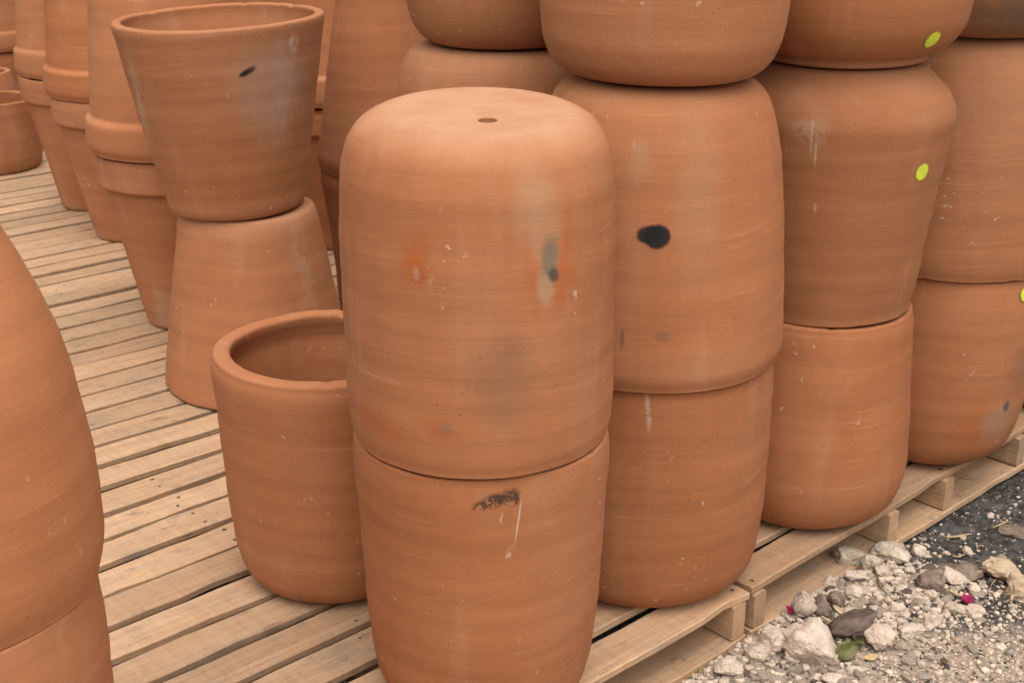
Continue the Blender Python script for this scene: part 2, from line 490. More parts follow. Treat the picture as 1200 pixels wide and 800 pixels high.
# ------------------------------------------------------------------ pots
def spline(pts, n):
    """centripetal-ish Catmull-Rom through (r, z) points, n samples"""
    P = [np.array(p, float) for p in pts]
    P = [2 * P[0] - P[1]] + P + [2 * P[-1] - P[-2]]
    seg = []
    for i in range(1, len(P) - 2):
        p0, p1, p2, p3 = P[i - 1:i + 3]
        ln = np.linalg.norm(p2 - p1)
        k = max(2, int(round(ln / 0.009)))
        d0, d1, d2 = [max(1e-5, np.linalg.norm(b - a) ** 0.5) for a, b in ((p0, p1), (p1, p2), (p2, p3))]
        m1 = (p1 - p0) / d0 - (p2 - p0) / (d0 + d1) + (p2 - p1) / d1
        m2 = (p2 - p1) / d1 - (p3 - p1) / (d1 + d2) + (p3 - p2) / d2
        m1, m2 = m1 * d1, m2 * d1
        for j in range(k):
            u = j / k
            seg.append((2*u**3 - 3*u**2 + 1) * p1 + (u**3 - 2*u**2 + u) * m1 + (-2*u**3 + 3*u**2) * p2 + (u**3 - u**2) * m2)
    seg.append(P[-2])
    return seg

POTS = {}
def pot(key, label, ax, z0, outer, inverted=False, wall=0.022, lip=None, crisp=True, band=None, seed=0.0, tone=1.0,
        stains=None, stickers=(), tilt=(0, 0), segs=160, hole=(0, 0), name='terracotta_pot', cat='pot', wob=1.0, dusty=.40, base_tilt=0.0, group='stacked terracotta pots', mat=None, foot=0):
    """lathed vessel. outer: (r, z) from the edge of the base to the rim; lip: lip width;
    band: number of last outer control points that form the raised rim band"""
    lip = lip or wall
    H = outer[-1][1]
    rb = outer[0][0]
    rim_r = outer[-1][0]
    rs = np.random.RandomState(int(seed * 100) + 7)
    ph = rs.uniform(0, 6.28, 8)
    nb = 0
    # closed profile loop, upright
    prof, lab = [], []
    def add(r, z, l):
        prof.append((r, z)); lab.append(l)
    hr = 0.0135
    add(hr, 0.010, 'base')
    add(hr, 0.0016, 'base')
    add(hr + 0.0003, 0.0005, 'base')
    add(hr + 0.0016, 0.0, 'base')
    for f in np.linspace(0.13, 1.0, 14)[:-1]:
        r = hr + (rb - hr) * f
        add(r, -0.0006 + 0.0006 * math.sin(9 * f), 'base')
    base_end = len(prof)
    out_s = spline(outer, 0)
    band_z = outer[-band][1] if band else H - max(0.012, lip * 0.55)
    for p in out_s:
        lab_ = 'rim' if p[1] >= band_z - 1e-6 else 'body'
        add(float(p[0]), float(p[1]), lab_)
    # rounded lip from outer rim over to the inner wall
    lh = 0.0075 if crisp else lip * 0.34
    pw = 0.5 if crisp else 0.70
    for a in np.linspace(0, math.pi, 15)[1:]:
        ca, sa = math.cos(a), math.sin(a)
        add(rim_r - lip / 2 + lip / 2 * math.copysign(abs(ca) ** pw, ca), H + lh * max(0.0, sa) ** pw, 'rim')
    # under the lip to the inner wall, then down parallel to the outside
    inner = [(p[0] - wall, p[1]) for p in out_s if 0.03 < p[1] < H - lip * 0.9][::-1]
    add(rim_r - lip + 0.001, H - lip * 0.35, 'rim')
    inner = inner[::2]
    for p in inner:
        add(max(0.02, float(p[0])), float(p[1]), 'body')
    ri = max(0.03, inner[-1][0] - 0.012)
    add(ri, 0.024, 'base')
    add(ri * 0.5, 0.022, 'base')
    add(hr, 0.021, 'base')
    prof.append(prof[0]); lab.append('base')
    n = len(prof)
    A = np.array(prof)
    th = np.linspace(0, 2 * math.pi, segs, endpoint=False)
    r0, zz = A[:, 0][:, None], A[:, 1][:, None]
    w = (0.0030 * np.sin(2 * th + ph[0]) + 0.0014 * np.sin(3 * th + ph[1] + zz * 6) + 0.0008 * np.sin(5 * th + ph[2] + zz * 11)) * wob
    ring = (0.0005 * np.sin(zz * 55 + ph[3] + 0.6 * np.sin(th + ph[5])) + 0.0003 * np.sin(zz * 131 + ph[4] + np.sin(th + ph[6]))) * wob
    rr = r0 + (w + ring) * np.clip(r0 / 0.15, 0, 1)
    zz2 = zz + 0.0016 * np.sin(th + ph[6]) * np.clip((zz - 0.3 * H) / (0.7 * H), 0, 1) * wob + 0.0011 * np.sin(3 * th + ph[7]) * np.clip((zz - 0.6 * H) / (0.4 * H), 0, 1) * wob
    nearrim = np.clip((zz - (H - 0.012)) / 0.012, 0, 1)
    for _ in range(rs.randint(5, 11)):                        # small chips and nicks along the lip
        a_, wd, dp_ = rs.uniform(0, 6.283), rs.uniform(0.012, 0.05), rs.uniform(0.0008, 0.0030)
        da_ = np.angle(np.exp(1j * (th - a_)))
        zz2 = zz2 - dp_ * np.exp(-(da_ / wd) ** 2) * nearrim
    zz2 = zz2 + nearrim * 0.0006 * np.sin(7 * th + ph[1]) * np.sin(4 * th + ph[2])
    inside = np.clip(1 - r0 / rb, 0, 1) * (zz < 0.03)
    X = rr * np.sin(th) + inside * hole[0]
    Y = -rr * np.cos(th) + inside * hole[1] * (1 if True else -1)
    Z = zz2 - base_tilt * Y * np.clip(1 - zz / 0.12, 0, 1)
    if inverted:
        Z = H + lh - Z
    G = np.stack([X, Y, Z], -1)                       # rows x segs x 3
    dth = np.roll(G, -1, 1) - np.roll(G, 1, 1)
    dp = np.empty_like(G)
    dp[1:-1] = G[2:] - G[:-2]; dp[0] = dp[-1] = G[1] - G[-2]
    N = np.cross(dth, dp)
    if inverted: N = -N
    N /= (np.linalg.norm(N, axis=-1, keepdims=True) + 1e-12)
    root = empty(name, (ax[0], ax[1], z0), (tilt[0], tilt[1], 0))
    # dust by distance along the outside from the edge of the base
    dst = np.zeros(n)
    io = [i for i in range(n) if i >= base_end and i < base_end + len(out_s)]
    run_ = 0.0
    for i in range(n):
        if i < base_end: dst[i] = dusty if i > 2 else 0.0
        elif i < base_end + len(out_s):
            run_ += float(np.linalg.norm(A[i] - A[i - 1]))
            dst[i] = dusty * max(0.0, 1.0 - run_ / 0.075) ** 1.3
    tag(root, label, cat, group)
    m = terracotta('terracotta_' + key, stains) if stains else (mat or M_CLAY)
    # split rows into parts
    for part in ('body', 'rim', 'base'):
        V, F, NN, DD = [], [], [], []
        idx = {}
        for i in range(n - 1):
            if lab[i] != part: continue
            for row in (i, i + 1):
                if row not in idx:
                    idx[row] = len(V)
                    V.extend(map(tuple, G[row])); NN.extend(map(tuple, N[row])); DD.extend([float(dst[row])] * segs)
            a, b = idx[i], idx[i + 1]
            for j in range(segs):
                k = (j + 1) % segs
                f = (a + j, a + k, b + k, b + j)
                F.append(f[::-1] if inverted else f)
        me = bpy.data.meshes.new(part)
        me.from_pydata(V, [], F)
        me.polygons.foreach_set('use_smooth', [True] * len(F))
        me.update()
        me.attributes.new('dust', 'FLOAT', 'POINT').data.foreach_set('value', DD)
        me.normals_split_custom_set_from_vertices(NN)
        o = obj(part, me, m, root)
        o['seed'] = float(seed); o['tone'] = float(tone)
    # price stickers: starburst discs bent onto the wall
    prof_o = np.array(out_s)
    for (tha, zs, rad, rot) in stickers:
        zu = (H + lh - zs) if inverted else zs
        def surf(t_, z_):
            zq = (H + lh - z_) if inverted else z_
            rq = np.interp(zq, prof_o[:, 1], prof_o[:, 0])
            wq = (0.0030 * math.sin(2 * t_ + ph[0]) + 0.0014 * math.sin(3 * t_ + ph[1] + zq * 6)) * wob
            return (rq + wq + 0.0022) , z_
        V, F = [], []
        slope = (surf(tha, zs + 0.01)[0] - surf(tha, zs - 0.01)[0]) / 0.02
        kz = 1 / math.sqrt(1 + slope * slope)
        nr = 40
        rings = (0.0, 0.35, 0.7, 0.88, 1.0)
        r_at = surf(tha, zs)[0]
        for q, rg in enumerate(rings):
            for j in range(nr if q else 1):
                a = j / nr * 2 * math.pi
                rad_ = rad * rg * ((0.84 if j % 2 else 1.05) if q == len(rings) - 1 else 0.96)
                u, v = rad_ * math.cos(a + rot), rad_ * math.sin(a + rot) * kz
                t_ = tha + u / r_at
                rq, zq = surf(t_, zs + v)
                V.append((rq * math.sin(t_), -rq * math.cos(t_), zq))
        for j in range(nr):
            F.append((0, 1 + j, 1 + (j + 1) % nr))
        for q in range(1, len(rings) - 1):
            for j in range(nr):
                a, b = 1 + (q - 1) * nr, 1 + q * nr
                F.append((a + j, b + j, b + (j + 1) % nr, a + (j + 1) % nr))
        me = bpy.data.meshes.new('sticker')
        me.from_pydata(V, [], F)
        me.polygons.foreach_set('use_smooth', [True] * len(F))
        so_ = obj('sticker', me, M_STICKER, root)
        so_['label'] = 'round neon yellow starburst price sticker'
    POTS[key] = root
    return root

t = NT('sticker_neon_paper')
tc = t.n('ShaderNodeTexCoord').outputs['Object']
M_STICKER = t.finish(t.mix(t.ramp(t.noise(tc, 380.0, 2), 0.50, 0.60, 0.0, 0.6), (0.60, 0.66, 0.055), (0.33, 0.40, 0.03)), 0.5, 0.35, t.bump(t.noise(tc, 150.0, 2), .5, .001))

# profiles (upright): (radius, height)
BARREL_A2 = [(.145, 0), (.158, .0032), (.175, .0125), (.191, .036), (.2015, .080), (.206, .14), (.2085, .22), (.2085, .34), (.2085, .44), (.2065, .480), (.203, .497)]
BARREL_A1 = [(.125, 0), (.150, .008), (.169, .028), (.180, .064), (.188, .13), (.193, .22), (.197, .33), (.2015, .42), (.2025, .450), (.200, .467)]
BARREL_B2 = [(.138, 0), (.156, .005), (.180, .022), (.197, .052), (.209, .094), (.220, .16), (.229, .24), (.238, .35), (.244, .44), (.2445, .475), (.240, .490)]
BARREL_B1 = [(.148, 0), (.182, .008), (.207, .032), (.221, .075), (.228, .14), (.231, .26), (.231, .38), (.230, .43), (.227, .450)]
BARREL_B3 = [(.140, 0), (.165, .006), (.187, .024), (.201, .058), (.209, .11), (.218, .25), (.222, .40), (.221, .47), (.217, .485)]
SHOULDER = [(.146, 0), (.160, .004), (.170, .014), (.205, .048), (.220, .073), (.2265, .094), (.224, .125), (.212, .22), (.198, .335), (.187, .44), (.182, .470), (.180, .483)]
FOOTED = [(.154, 0), (.1605, .003), (.162, .010), (.1605, .016), (.180, .021), (.206, .041), (.223, .070), (.232, .110), (.230, .22), (.217, .38), (.208, .47), (.204, .485)]
CYL_C1 = [(.140, 0), (.173, .008), (.197, .030), (.210, .064), (.215, .100), (.211, .19), (.203, .28), (.195, .39), (.192, .425), (.188, .440)]
ROUND_D1 = [(.115, 0), (.145, .010), (.174, .038), (.191, .080), (.202, .14), (.211, .26), (.215, .38), (.213, .435), (.209, .456)]
OPEN_Q = [(.128, 0), (.154, .008), (.173, .030), (.185, .070), (.192, .13), (.197, .24), (.202, .36), (.206, .415), (.206, .435), (.203, .447)]
FLARE = [(.158, 0), (.165, .004), (.171, .018), (.188, .105), (.209, .22), (.230, .34), (.244, .425), (.248, .448), (.2485, .458)]
RIM_LOW = [(.110, 0), (.116, .008), (.124, .040), (.151, .17), (.177, .29), (.1955, .380), (.197, .388), (.199, .393), (.211, .397), (.2145, .401), (.2155, .410), (.218, .455), (.2165, .474)]
RIM_TALL = [(.150, 0), (.158, .010), (.166, .10), (.182, .30), (.201, .50), (.216, .68), (.219, .718), (.2195, .726), (.2215, .731), (.2315, .739), (.2345, .745), (.2355, .755), (.2355, .812), (.230, .824)]
RIM_LOW = [(r, z * 1.052) for r, z in RIM_LOW]
JAR_TALL = [(.050, 0), (.060, .010), (.076, .10), (.095, .21), (.118, .31), (.139, .366), (.160, .425), (.172, .478), (.182, .545), (.188, .613), (.1895, .664), (.186, .718), (.178, .748)]
JAR_G = [(.060, 0), (.070, .010), (.085, .15), (.107, .286), (.125, .38), (.140, .47), (.160, .60), (.176, .69), (.179, .72), (.175, .740)]
JAR_LOW = [(.130, 0), (.142, .010), (.160, .10), (.176, .25), (.180, .36), (.179, .47), (.176, .497)]

ORANGE, GREY, PALE, BLACK = (0.36, 0.092, 0.020), (0.16, 0.125, 0.085), (0.37, 0.22, 0.125), (0.012, 0.012, 0.013)
BROWNGREY, LIME = (0.185, 0.100, 0.056), (0.56, 0.45, 0.36)

# --- front stack
zA2 = 0.477
pot('A1', 'upright barrel pot with a black smudge below its rim, bottom of the front stack', (-.050, 1.92), 0.0, BARREL_A1, seed=1.3, tone=.98,
    stains=[(.02, .434, .012, .008, .3, .5, BLACK, .8, 90), (.13, .442, .019, .0105, .1, .5, BLACK, .85, 80), (.25, .445, .013, .013, 0, .5, BLACK, .8, 110),
            (.30, .405, .0016, .036, -.12, .5, LIME, .6, 0), (.235, .352, .005, .013, -.3, .4, LIME, .65, 60)])
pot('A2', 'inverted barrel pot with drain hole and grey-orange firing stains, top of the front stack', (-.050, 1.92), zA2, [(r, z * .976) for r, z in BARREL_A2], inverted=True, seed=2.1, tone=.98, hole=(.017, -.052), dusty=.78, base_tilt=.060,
    stains=[(.61, .80 - zA2, .010, .060, -.12, .8, ORANGE, .6, 0), (.36, .80 - zA2, .008, .055, .12, .8, ORANGE, .55, 0), (.52, .758 - zA2, .022, .008, -.5, .7, ORANGE, .6, 0), (.42, .872 - zA2, .028, .060, .1, .8, PALE, .55, 0), (.50, .800 - zA2, .012, .036, -.1, .45, GREY, .85, 0), (.47, .762 - zA2, .012, .022, .2, .4, PALE, .75, 0),
            (.53, .782 - zA2, .008, .010, .3, .4, (.06, .05, .04), .8, 0),
            (-.41, .803 - zA2, .017, .030, -.3, .8, ORANGE, .75, 0), (-.385, .782 - zA2, .012, .012, .3, .5, (.30, .075, .02), .5, 0), (-.40, .785 - zA2, .005, .008, .2, .7, (.38, .22, .14), .7, 0),
            (.17, .620 - zA2, .036, .058, 0, .9, BROWNGREY, .50, 0), (.22, .676 - zA2, .022, .020, 0, .9, BROWNGREY, .35, 0),
            (-.24, .556 - zA2, .020, .014, -.2, .8, (.34, .080, .020), .6, 0), (-.21, .560 - zA2, .010, .008, 0, .6, GREY, .5, 0), (-.75, .535 - zA2, .06, .018, -.2, .9, ORANGE, .45, 0),
            (.66, .775 - zA2, .010, .020, 0, .6, ORANGE, .5, 0)])
# --- second stack
zB2 = 0.460; zB3 = 0.961
pot('B1', 'upright barrel pot right behind the front stack, bottom of the black-spot stack', (.255, 2.306), 0.0, BARREL_B1, seed=3.7, tone=.93, stains=[(-.10, .425, .004, .040, .1, .6, LIME, .45, 70)])
pot('B2', 'inverted barrel pot with a black spot on its side', (.255, 2.306), zB2, BARREL_B2, inverted=True, seed=4.4, tone=.97,
    stains=[(.22, .80 - zB2, .035, .12, 0, .9, PALE, .35, 0), (-.24, .856 - zB2, .014, .03, 0, .9, PALE, .4, 0), (-.082, .734 - zB2, .0195, .0205, .25, .18, BLACK, .97, 0), (-.135, .738 - zB2, .021, .0150, .20, .22, BLACK, .96, 0),
            (-.02, .565 - zB2, .012, .010, 0, .6, BROWNGREY, .6, 0), (-.30, .56 - zB2, .003, .018, 0, .5, (.14, .09, .06), .7, 0)])
pot('B3', 'upright rounded pot at the top of the black-spot stack, cut by the picture edge', (.255, 2.306), zB3, BARREL_B3, seed=5.2, tone=.97)
# --- third stack
zC2 = 0.450; zC3 = 0.944
pot('C1', 'upright cylindrical pot, bottom of the stack with two yellow stickers', (.630, 2.592), 0.0, CYL_C1, seed=6.6, tone=.96)
pot('C2', 'inverted shouldered pot with a yellow sticker and white drips, middle of its stack', (.630, 2.592), zC2, SHOULDER, inverted=True, seed=7.5, tone=.84,
    stains=[(-.42, .84 - zC2, .030, .02, 0, .8, LIME, .22, 60), (-.40, .83 - zC2, .002, .03, 0, .6, LIME, .4, 60), (-.36, .80 - zC2, .002, .03, 0, .6, LIME, .45, 60), (-.33, .700 - zC2, .003, .014, 0, .5, LIME, .55, 60)],
    stickers=[(.615, .760 - zC2, .0170, .2)])
pot('C3', 'upright footed bowl-shaped pot with a yellow sticker near its foot', (.630, 2.592), zC3, FOOTED, seed=8.2, tone=.86, stickers=[(.575, 1.001 - zC3, .0175, .3)])
# --- fourth stack
zD2 = 0.466; zD3 = 0.958
pot('D1', 'upright round-bottomed orange pot with a grey spot and orange halo, at the right edge', (.980, 2.860), 0.0, ROUND_D1, seed=9.1, tone=1.0,
    stains=[(.36, .125, .075, .055, .5, .7, ORANGE, .55, 0), (.48, .130, .045, .045, .6, .7, (.31, .2, .13), .7, 0), (.54, .168, .010, .013, .2, .5, (.07, .06, .05), .85, 0), (.75, .25, .05, .06, 0, .8, BROWNGREY, .5, 0)],
    stickers=[(.525, .432, .0165, .1)])
pot('D2', 'inverted barrel pot on the orange pot at the right edge', (.980, 2.860), zD2, [(r * .93, z * .985) for r, z in BARREL_B2], inverted=True, seed=10.4, tone=.85)
pot('D3', 'dark-stained upright pot in the top right corner', (.980, 2.860), zD3, BARREL_B3, seed=11.3, tone=.8, stains=[(.12, .06, .10, .05, 0, .8, (.07, .055, .04), .7, 0)])
# --- fifth stack, a sliver
pot('E1', 'upright pot of which a sliver shows past the right edge stack', (1.36, 3.175), 0.0, ROUND_D1, seed=12.7, tone=.98)
pot('E2', 'inverted pot beyond the right edge stack, out of the picture', (1.36, 3.175), zD2, [(r * .93, z * .985) for r, z in BARREL_B2], inverted=True, seed=13.7, tone=.9)
# --- stack behind the front one
pot('F1', 'upright pot hidden behind the front stack', (-.01, 2.68), 0.0, ROUND_D1, seed=14.3, tone=.97)
pot('F2', 'inverted pot with rounded top just behind the front stack', (-.01, 2.68), 0.455, [(r * 1.07, z) for r, z in BARREL_A2], inverted=True, seed=15.9, tone=.93)
pot('F3', 'upright rounded pot on the stack behind the front one, cut by the picture edge', (-.01, 2.68), .962, [(r * .965, z) for r, z in BARREL_B3], seed=16.1, tone=.88)
pot('U1', 'upright rimmed planter hidden behind the slender jar', (-.20, 4.38), 0.0, RIM_LOW, band=7, seed=41.3, tone=.95, segs=64)
pot('U2', 'inverted rimmed planter in the narrow gap beside the slender jar', (-.20, 4.38), .512, RIM_TALL, inverted=True, band=6, seed=42.6, tone=.95, segs=64)
# --- slender jars behind
pot('G1', 'dark lower pot under the slender jar behind the flared pots', (-.376, 3.75), 0.0, [(.128, 0), (.132, .01), (.146, .18), (.166, .35), (.174, .42), (.172, .44)], seed=17.4, tone=.9)
pot('G2', 'slender inverted jar standing between the flared pots and the front stack', (-.376, 3.75), .449, JAR_G, inverted=True, seed=18.8, tone=.92)
# --- open pot on the deck
pot('Q', 'open upright pot with thick rounded rim standing alone on the deck', (-.348, 2.290), 0.0, [(r, z * 1.016) for r, z in OPEN_Q], wall=.026, lip=.033, crisp=False, seed=19.5, tone=1.03, group='open pots on the deck')
# --- hourglass of flared pots
pot('R1', 'inverted flared pot, lower half of the hourglass stack', (-.668, 3.266), 0.0, [(r * .955 + .006, z) for r, z in FLARE], inverted=True, seed=20.2, tone=1.0, stains=[(.9, .34, .03, .12, 0, .7, PALE, .5, 30)])
pot('R2', 'upright flared pot with a small black smear, upper half of the hourglass stack', (-.690, 3.266), .468, [(r + .012 * z, z) for r, z in FLARE], seed=21.9, tone=.98, wall=.020, lip=.024, crisp=False, tilt=(0, R_(-2.0)),
    stains=[(.70, .315, .085, .10, 0, .6, (.38, .235, .16), .7, 0), (.82, .30, .03, .10, 0, .8, (.44, .31, .235), .35, 25), (.44, .366, .018, .0065, .5, .55, (.02, .018, .017), .9, 0), (.40, .361, .009, .006, .4, .4, (.015, .014, .013), .9, 0),
            (-.95, .28, .02, .10, -.25, .9, LIME, .25, 30), (.95, .415, .012, .02, 0, .5, LIME, .6, 60)])
# --- rimmed planters along the aisle
pot('I1', 'upright rimmed planter, lower pot of the nearest rimmed stack', (-.962, 3.716), 0.0, [(r, z * 1.016) for r, z in RIM_LOW], band=7, seed=22.3, tone=1.06, stains=[(-.30, .06, .05, .07, 0, .5, PALE, .6, 0)])
pot('I2', 'inverted rimmed planter, upper pot of the nearest rimmed stack', (-.955, 3.716), .520, RIM_TALL, inverted=True, band=6, seed=23.1, tone=1.12)
pot('J1', 'upright rimmed planter, lower pot of the second rimmed stack along the aisle', (-1.367, 4.602), 0.0, [(r * 1.03, z) for r, z in RIM_LOW], band=7, seed=24.5, tone=1.06)
pot('J2', 'inverted rimmed planter, upper pot of the second rimmed stack along the aisle', (-1.367, 4.602), .512, RIM_TALL, inverted=True, band=6, seed=25.6, tone=1.10)
pot('K1', 'upright rimmed planter, lower pot of the third rimmed stack along the aisle', (-1.625, 5.006), 0.0, [(r * .98, z) for r, z in RIM_LOW], band=7, seed=26.4, tone=1.04)
pot('K2', 'inverted rimmed planter, upper pot of the third rimmed stack along the aisle', (-1.625, 5.006), .512, [(r * .92, z) for r, z in RIM_TALL], inverted=True, band=6, seed=27.7, tone=1.08)
pot('H1', 'upright rimmed planter in the gap behind the hourglass stack', (-.62, 4.5), 0.0, RIM_LOW, band=7, seed=28.4, tone=1.08)
pot('H2', 'inverted rimmed planter in the gap behind the hourglass stack', (-.62, 4.5), .512, RIM_TALL, inverted=True, band=6, seed=29.2, tone=1.08)
pot('S1', 'upright rimmed planter hidden behind the nearest rimmed stacks', (-1.02, 5.35), 0.0, RIM_LOW, band=7, seed=30.2, tone=1.0, segs=64)
pot('S2', 'inverted rimmed planter whose body shows above the flared pot', (-1.02, 5.35), .512, RIM_TALL, inverted=True, band=6, seed=31.2, tone=1.0, segs=64)
# --- far left
LOWWIDE = [(.185, 0), (.198, .008), (.208, .04), (.206, .16), (.200, .26), (.198, .285)]
pot('L1', 'low wide open pot at the far end of the aisle', (-2.235, 5.62), 0.0, LOWWIDE, seed=32.5, tone=.93, segs=72, group='open pots on the deck')
pot('L2', 'small open pot behind the low wide one', (-2.17, 6.08), 0.0, [(.12, 0), (.135, .01), (.145, .08), (.152, .17), (.15, .185)], seed=33.6, tone=1.0, segs=72, group='open pots on the deck')
pot('L3', 'open pot at the left picture edge behind the low wide one', (-2.585, 6.42), 0.0, [(.16, 0), (.172, .01), (.182, .08), (.178, .20), (.168, .262)], seed=34.1, tone=1.02, segs=72, group='open pots on the deck')
pot('M1', 'upright pot under the tall one in the top left corner', (-2.68, 6.95), 0.0, [(.15, 0), (.16, .01), (.18, .15), (.192, .27), (.19, .29)], seed=35.3, tone=.98, segs=72)
pot('M2', 'inverted pot in the top left corner of the picture', (-2.68, 6.95), .300, [(r * .9, z) for r, z in RIM_TALL], inverted=True, seed=36.3, tone=.95, segs=72)
pot('T1', 'lower pot in the far background at the top left', (-3.0, 7.75), 0.0, RIM_LOW, band=7, seed=37.3, tone=1.0, segs=64)
pot('T2', 'upper pot in the far background at the top left', (-3.0, 7.75), .512, RIM_TALL, inverted=True, band=6, seed=38.3, tone=1.0, segs=64)
# --- big jars at the left edge, near the camera
pot('N1', 'lower pot under the big jar at the left picture edge', (-.665, 1.34), 0.0, [(r, z * 1.056) for r, z in JAR_LOW], seed=39.4, tone=1.06)
pot('N2', 'big inverted jar in the left foreground, cut by the picture edge', (-.665, 1.34), .533, [(r, z * .965) for r, z in JAR_TALL], inverted=True, seed=40.8, tone=1.12, segs=144)

# ------------------------------------------------------------------ rubble
M_LIME = stone_mat('limestone_pale', (0.52, 0.405, 0.315), (0.63, 0.515, 0.415), (0.20, 0.15, 0.115), 0.5)
M_LIME_G = stone_mat('limestone_grey', (0.40, 0.312, 0.232), (0.55, 0.45, 0.355), (0.07, 0.06, 0.052), 0.85)
M_BROWN = stone_mat('stone_brown', (0.17, 0.118, 0.088), (0.28, 0.21, 0.165), (0.07, 0.055, 0.045), 0.7)
M_BARK = plain('bark', (0.065, 0.043, 0.033), (0.16, 0.115, 0.092), 30, 0.9, (1, 3, 3), 0.004)
M_STRAW = plain('dry_straw', (0.31, 0.21, 0.11), (0.44, 0.33, 0.19), 80, 0.7, (0.3, 2, 2))
M_TWIG = plain('dark_twig', (0.10, 0.06, 0.035), (0.20, 0.12, 0.07), 80, 0.8, (0.3, 2, 2))
M_DRIED = plain('dried_root', (0.33, 0.225, 0.135), (0.50, 0.39, 0.28), 30, 0.8, (0.6, 3, 3), 0.002)
M_LEAFG = plain('green_leaf', (0.055, 0.058, 0.014), (0.135, 0.118, 0.040), 45, 0.5)
M_LEAFY = plain('yellow_leaf', (0.36, 0.24, 0.11), (0.46, 0.34, 0.19), 60, 0.6)
M_PETAL = plain('magenta_petal', (0.19, 0.006, 0.045), (0.34, 0.015, 0.09), 90, 0.55)

def rock_mesh(seed, dims, rough=0.12, sub=2, pts=16):
    r = random.Random(seed)
    bm = bmesh.new()
    for _ in range(pts):
        v = Vector((r.gauss(0, 1), r.gauss(0, 1), r.gauss(0, 1))).normalized() * r.uniform(0.78, 1.05)
        bm.verts.new(v)
    res = bmesh.ops.convex_hull(bm, input=bm.verts)
    junk = [g for g in res['geom_interior'] if isinstance(g, bmesh.types.BMVert)]
    if junk: bmesh.ops.delete(bm, geom=junk, context='VERTS')
    for k in range(sub):
        bmesh.ops.triangulate(bm, faces=bm.faces)
        bmesh.ops.subdivide_edges(bm, edges=bm.edges, cuts=1, smooth=0.16, use_grid_fill=True)
    o = Vector((seed * 1.7, seed * 0.9, 0))
    for v in bm.verts:
        n = v.co.normalized()
        k = rough * noise.fractal(v.co * 1.6 + o, 1.0, 2.1, 4) + 0.35 * rough * noise.noise(v.co * 6 + o)
        v.co += n * k
        v.co = Vector((v.co.x * dims[0], v.co.y * dims[1], v.co.z * dims[2]))
    bmesh.ops.recalc_face_normals(bm, faces=bm.faces)
    me = bpy.data.meshes.new('rock')
    bm.to_mesh(me); bm.free()
    me.polygons.foreach_set('use_smooth', [True] * len(me.polygons))
    me.set_sharp_from_angle(angle=R_(38))
    return me

def gpos(px, py):
    p = gp(px, py, GZ)
    for _ in range(3):
        p = gp(px, py, GZ + ground_h(p.x, p.y))
    return p

def px_size(p):
    zc = p.y * math.cos(PITCH) - (p.z - CAM_H) * math.sin(PITCH)
    return zc / FPX

def rock(px, py, wpx, hpx, mat, label, seed, rot=0.0, name='limestone_rock', cat='rock', group='rubble stones beside the pallets', sink=0.22, rough=0.17, sub=3, lift=0.0, tiltx=0.0):
    """px, py: centre of the stone in the photo; wpx, hpx its seen size"""
    p = gpos(px, py + hpx * 0.22)
    s = px_size(p)
    a = wpx * s / 2 * 1.16
    hz = hpx * s / 2 * 1.02
    me = rock_mesh(seed, (a, (a + hz) * 0.52, hz), rough, sub, 18)
    o = obj(name, me, mat)
    o.location = (p.x, p.y, p.z + hz * (1 - 2 * sink) + lift)
    o.rotation_euler = (tiltx, rot, random.Random(seed).uniform(-0.4, 0.4))
    tag(o, label, cat, group)
    return o

rock(492 + 456, 755, 66, 56, M_LIME, 'largest pale limestone rock, in front of the pallet joint', 3, rot=.45)
rock(905, 750, 46, 34, M_LIME, 'pale limestone rock touching the left side of the largest one', 4, rot=-.2)
rock(852, 784, 38, 26, M_LIME, 'pale flat limestone rock nearest the bottom edge of the picture', 5)
rock(996, 660, 44, 36, M_LIME_G, 'grey-white knobbly rock leaning on the pallet bottom board', 6, rot=.1, lift=.012)
rock(1020, 663, 24, 26, M_LIME_G, 'smaller grey rock to the right of the knobbly one at the pallet', 7, lift=.008)
rock(1036, 650, 42, 26, M_LIME_G, 'grey rubble rock at the pallet, farthest of the heap', 8, rot=-.2, lift=.008)
rock(1053, 654, 26, 22, M_LIME, 'pale crumbly rock next to the farthest heap rock', 9)
rock(974, 683, 18, 18, M_LIME, 'small white stone left of the pale pair in the heap', 10)
rock(1001, 695, 22, 20, M_LIME, 'cream angular stone in the middle of the heap', 11, rot=.2)
rock(1000, 681, 26, 12, M_LIME, 'pale flat stone lying on the cream angular stone', 12, lift=.014)
rock(1034, 671, 18, 18, M_LIME, 'white rounded stone below the grey heap rocks', 13)
rock(1041, 664, 9, 22, M_LIME, 'narrow pale stone standing beside the white rounded one', 14, rot=.4)
rock(941, 711, 26, 36, M_LIME_G, 'black and white mottled stone near the pallet joint', 15, rot=.1)
rock(962, 713, 22, 32, M_BROWN, 'taupe upright stone right of the mottled one', 16)
rock(980, 705, 20, 30, M_BROWN, 'brown rough stone right of the taupe one', 17, rot=-.3)
rock(887, 764, 32, 26, M_LIME_G, 'bluish grey stone between the bottom rocks and the pallet', 18)
rock(1030, 746, 40, 34, M_LIME, 'pale boulder right of the dark bark piece', 19)
rock(1066, 738, 34, 15, M_LIME, 'long pale stone right of the bark-side boulder', 20, rot=.05)
rock(1092, 729, 30, 24, M_LIME, 'dusty cream stone in the middle of the gravel', 21)
rock(1113, 679, 40, 18, M_LIME, 'long pale stone lying aslant on black soil', 22, rot=.45, lift=.008)
rock(1090, 682, 30, 32, M_BROWN, 'brown-grey stone at the left end of the aslant stone', 23)
rock(1091, 697, 16, 18, M_LIME, 'small white stone under the brown-grey one', 24)
rock(1142, 690, 14, 16, M_LIME, 'small round pale stone right of the aslant one', 25)
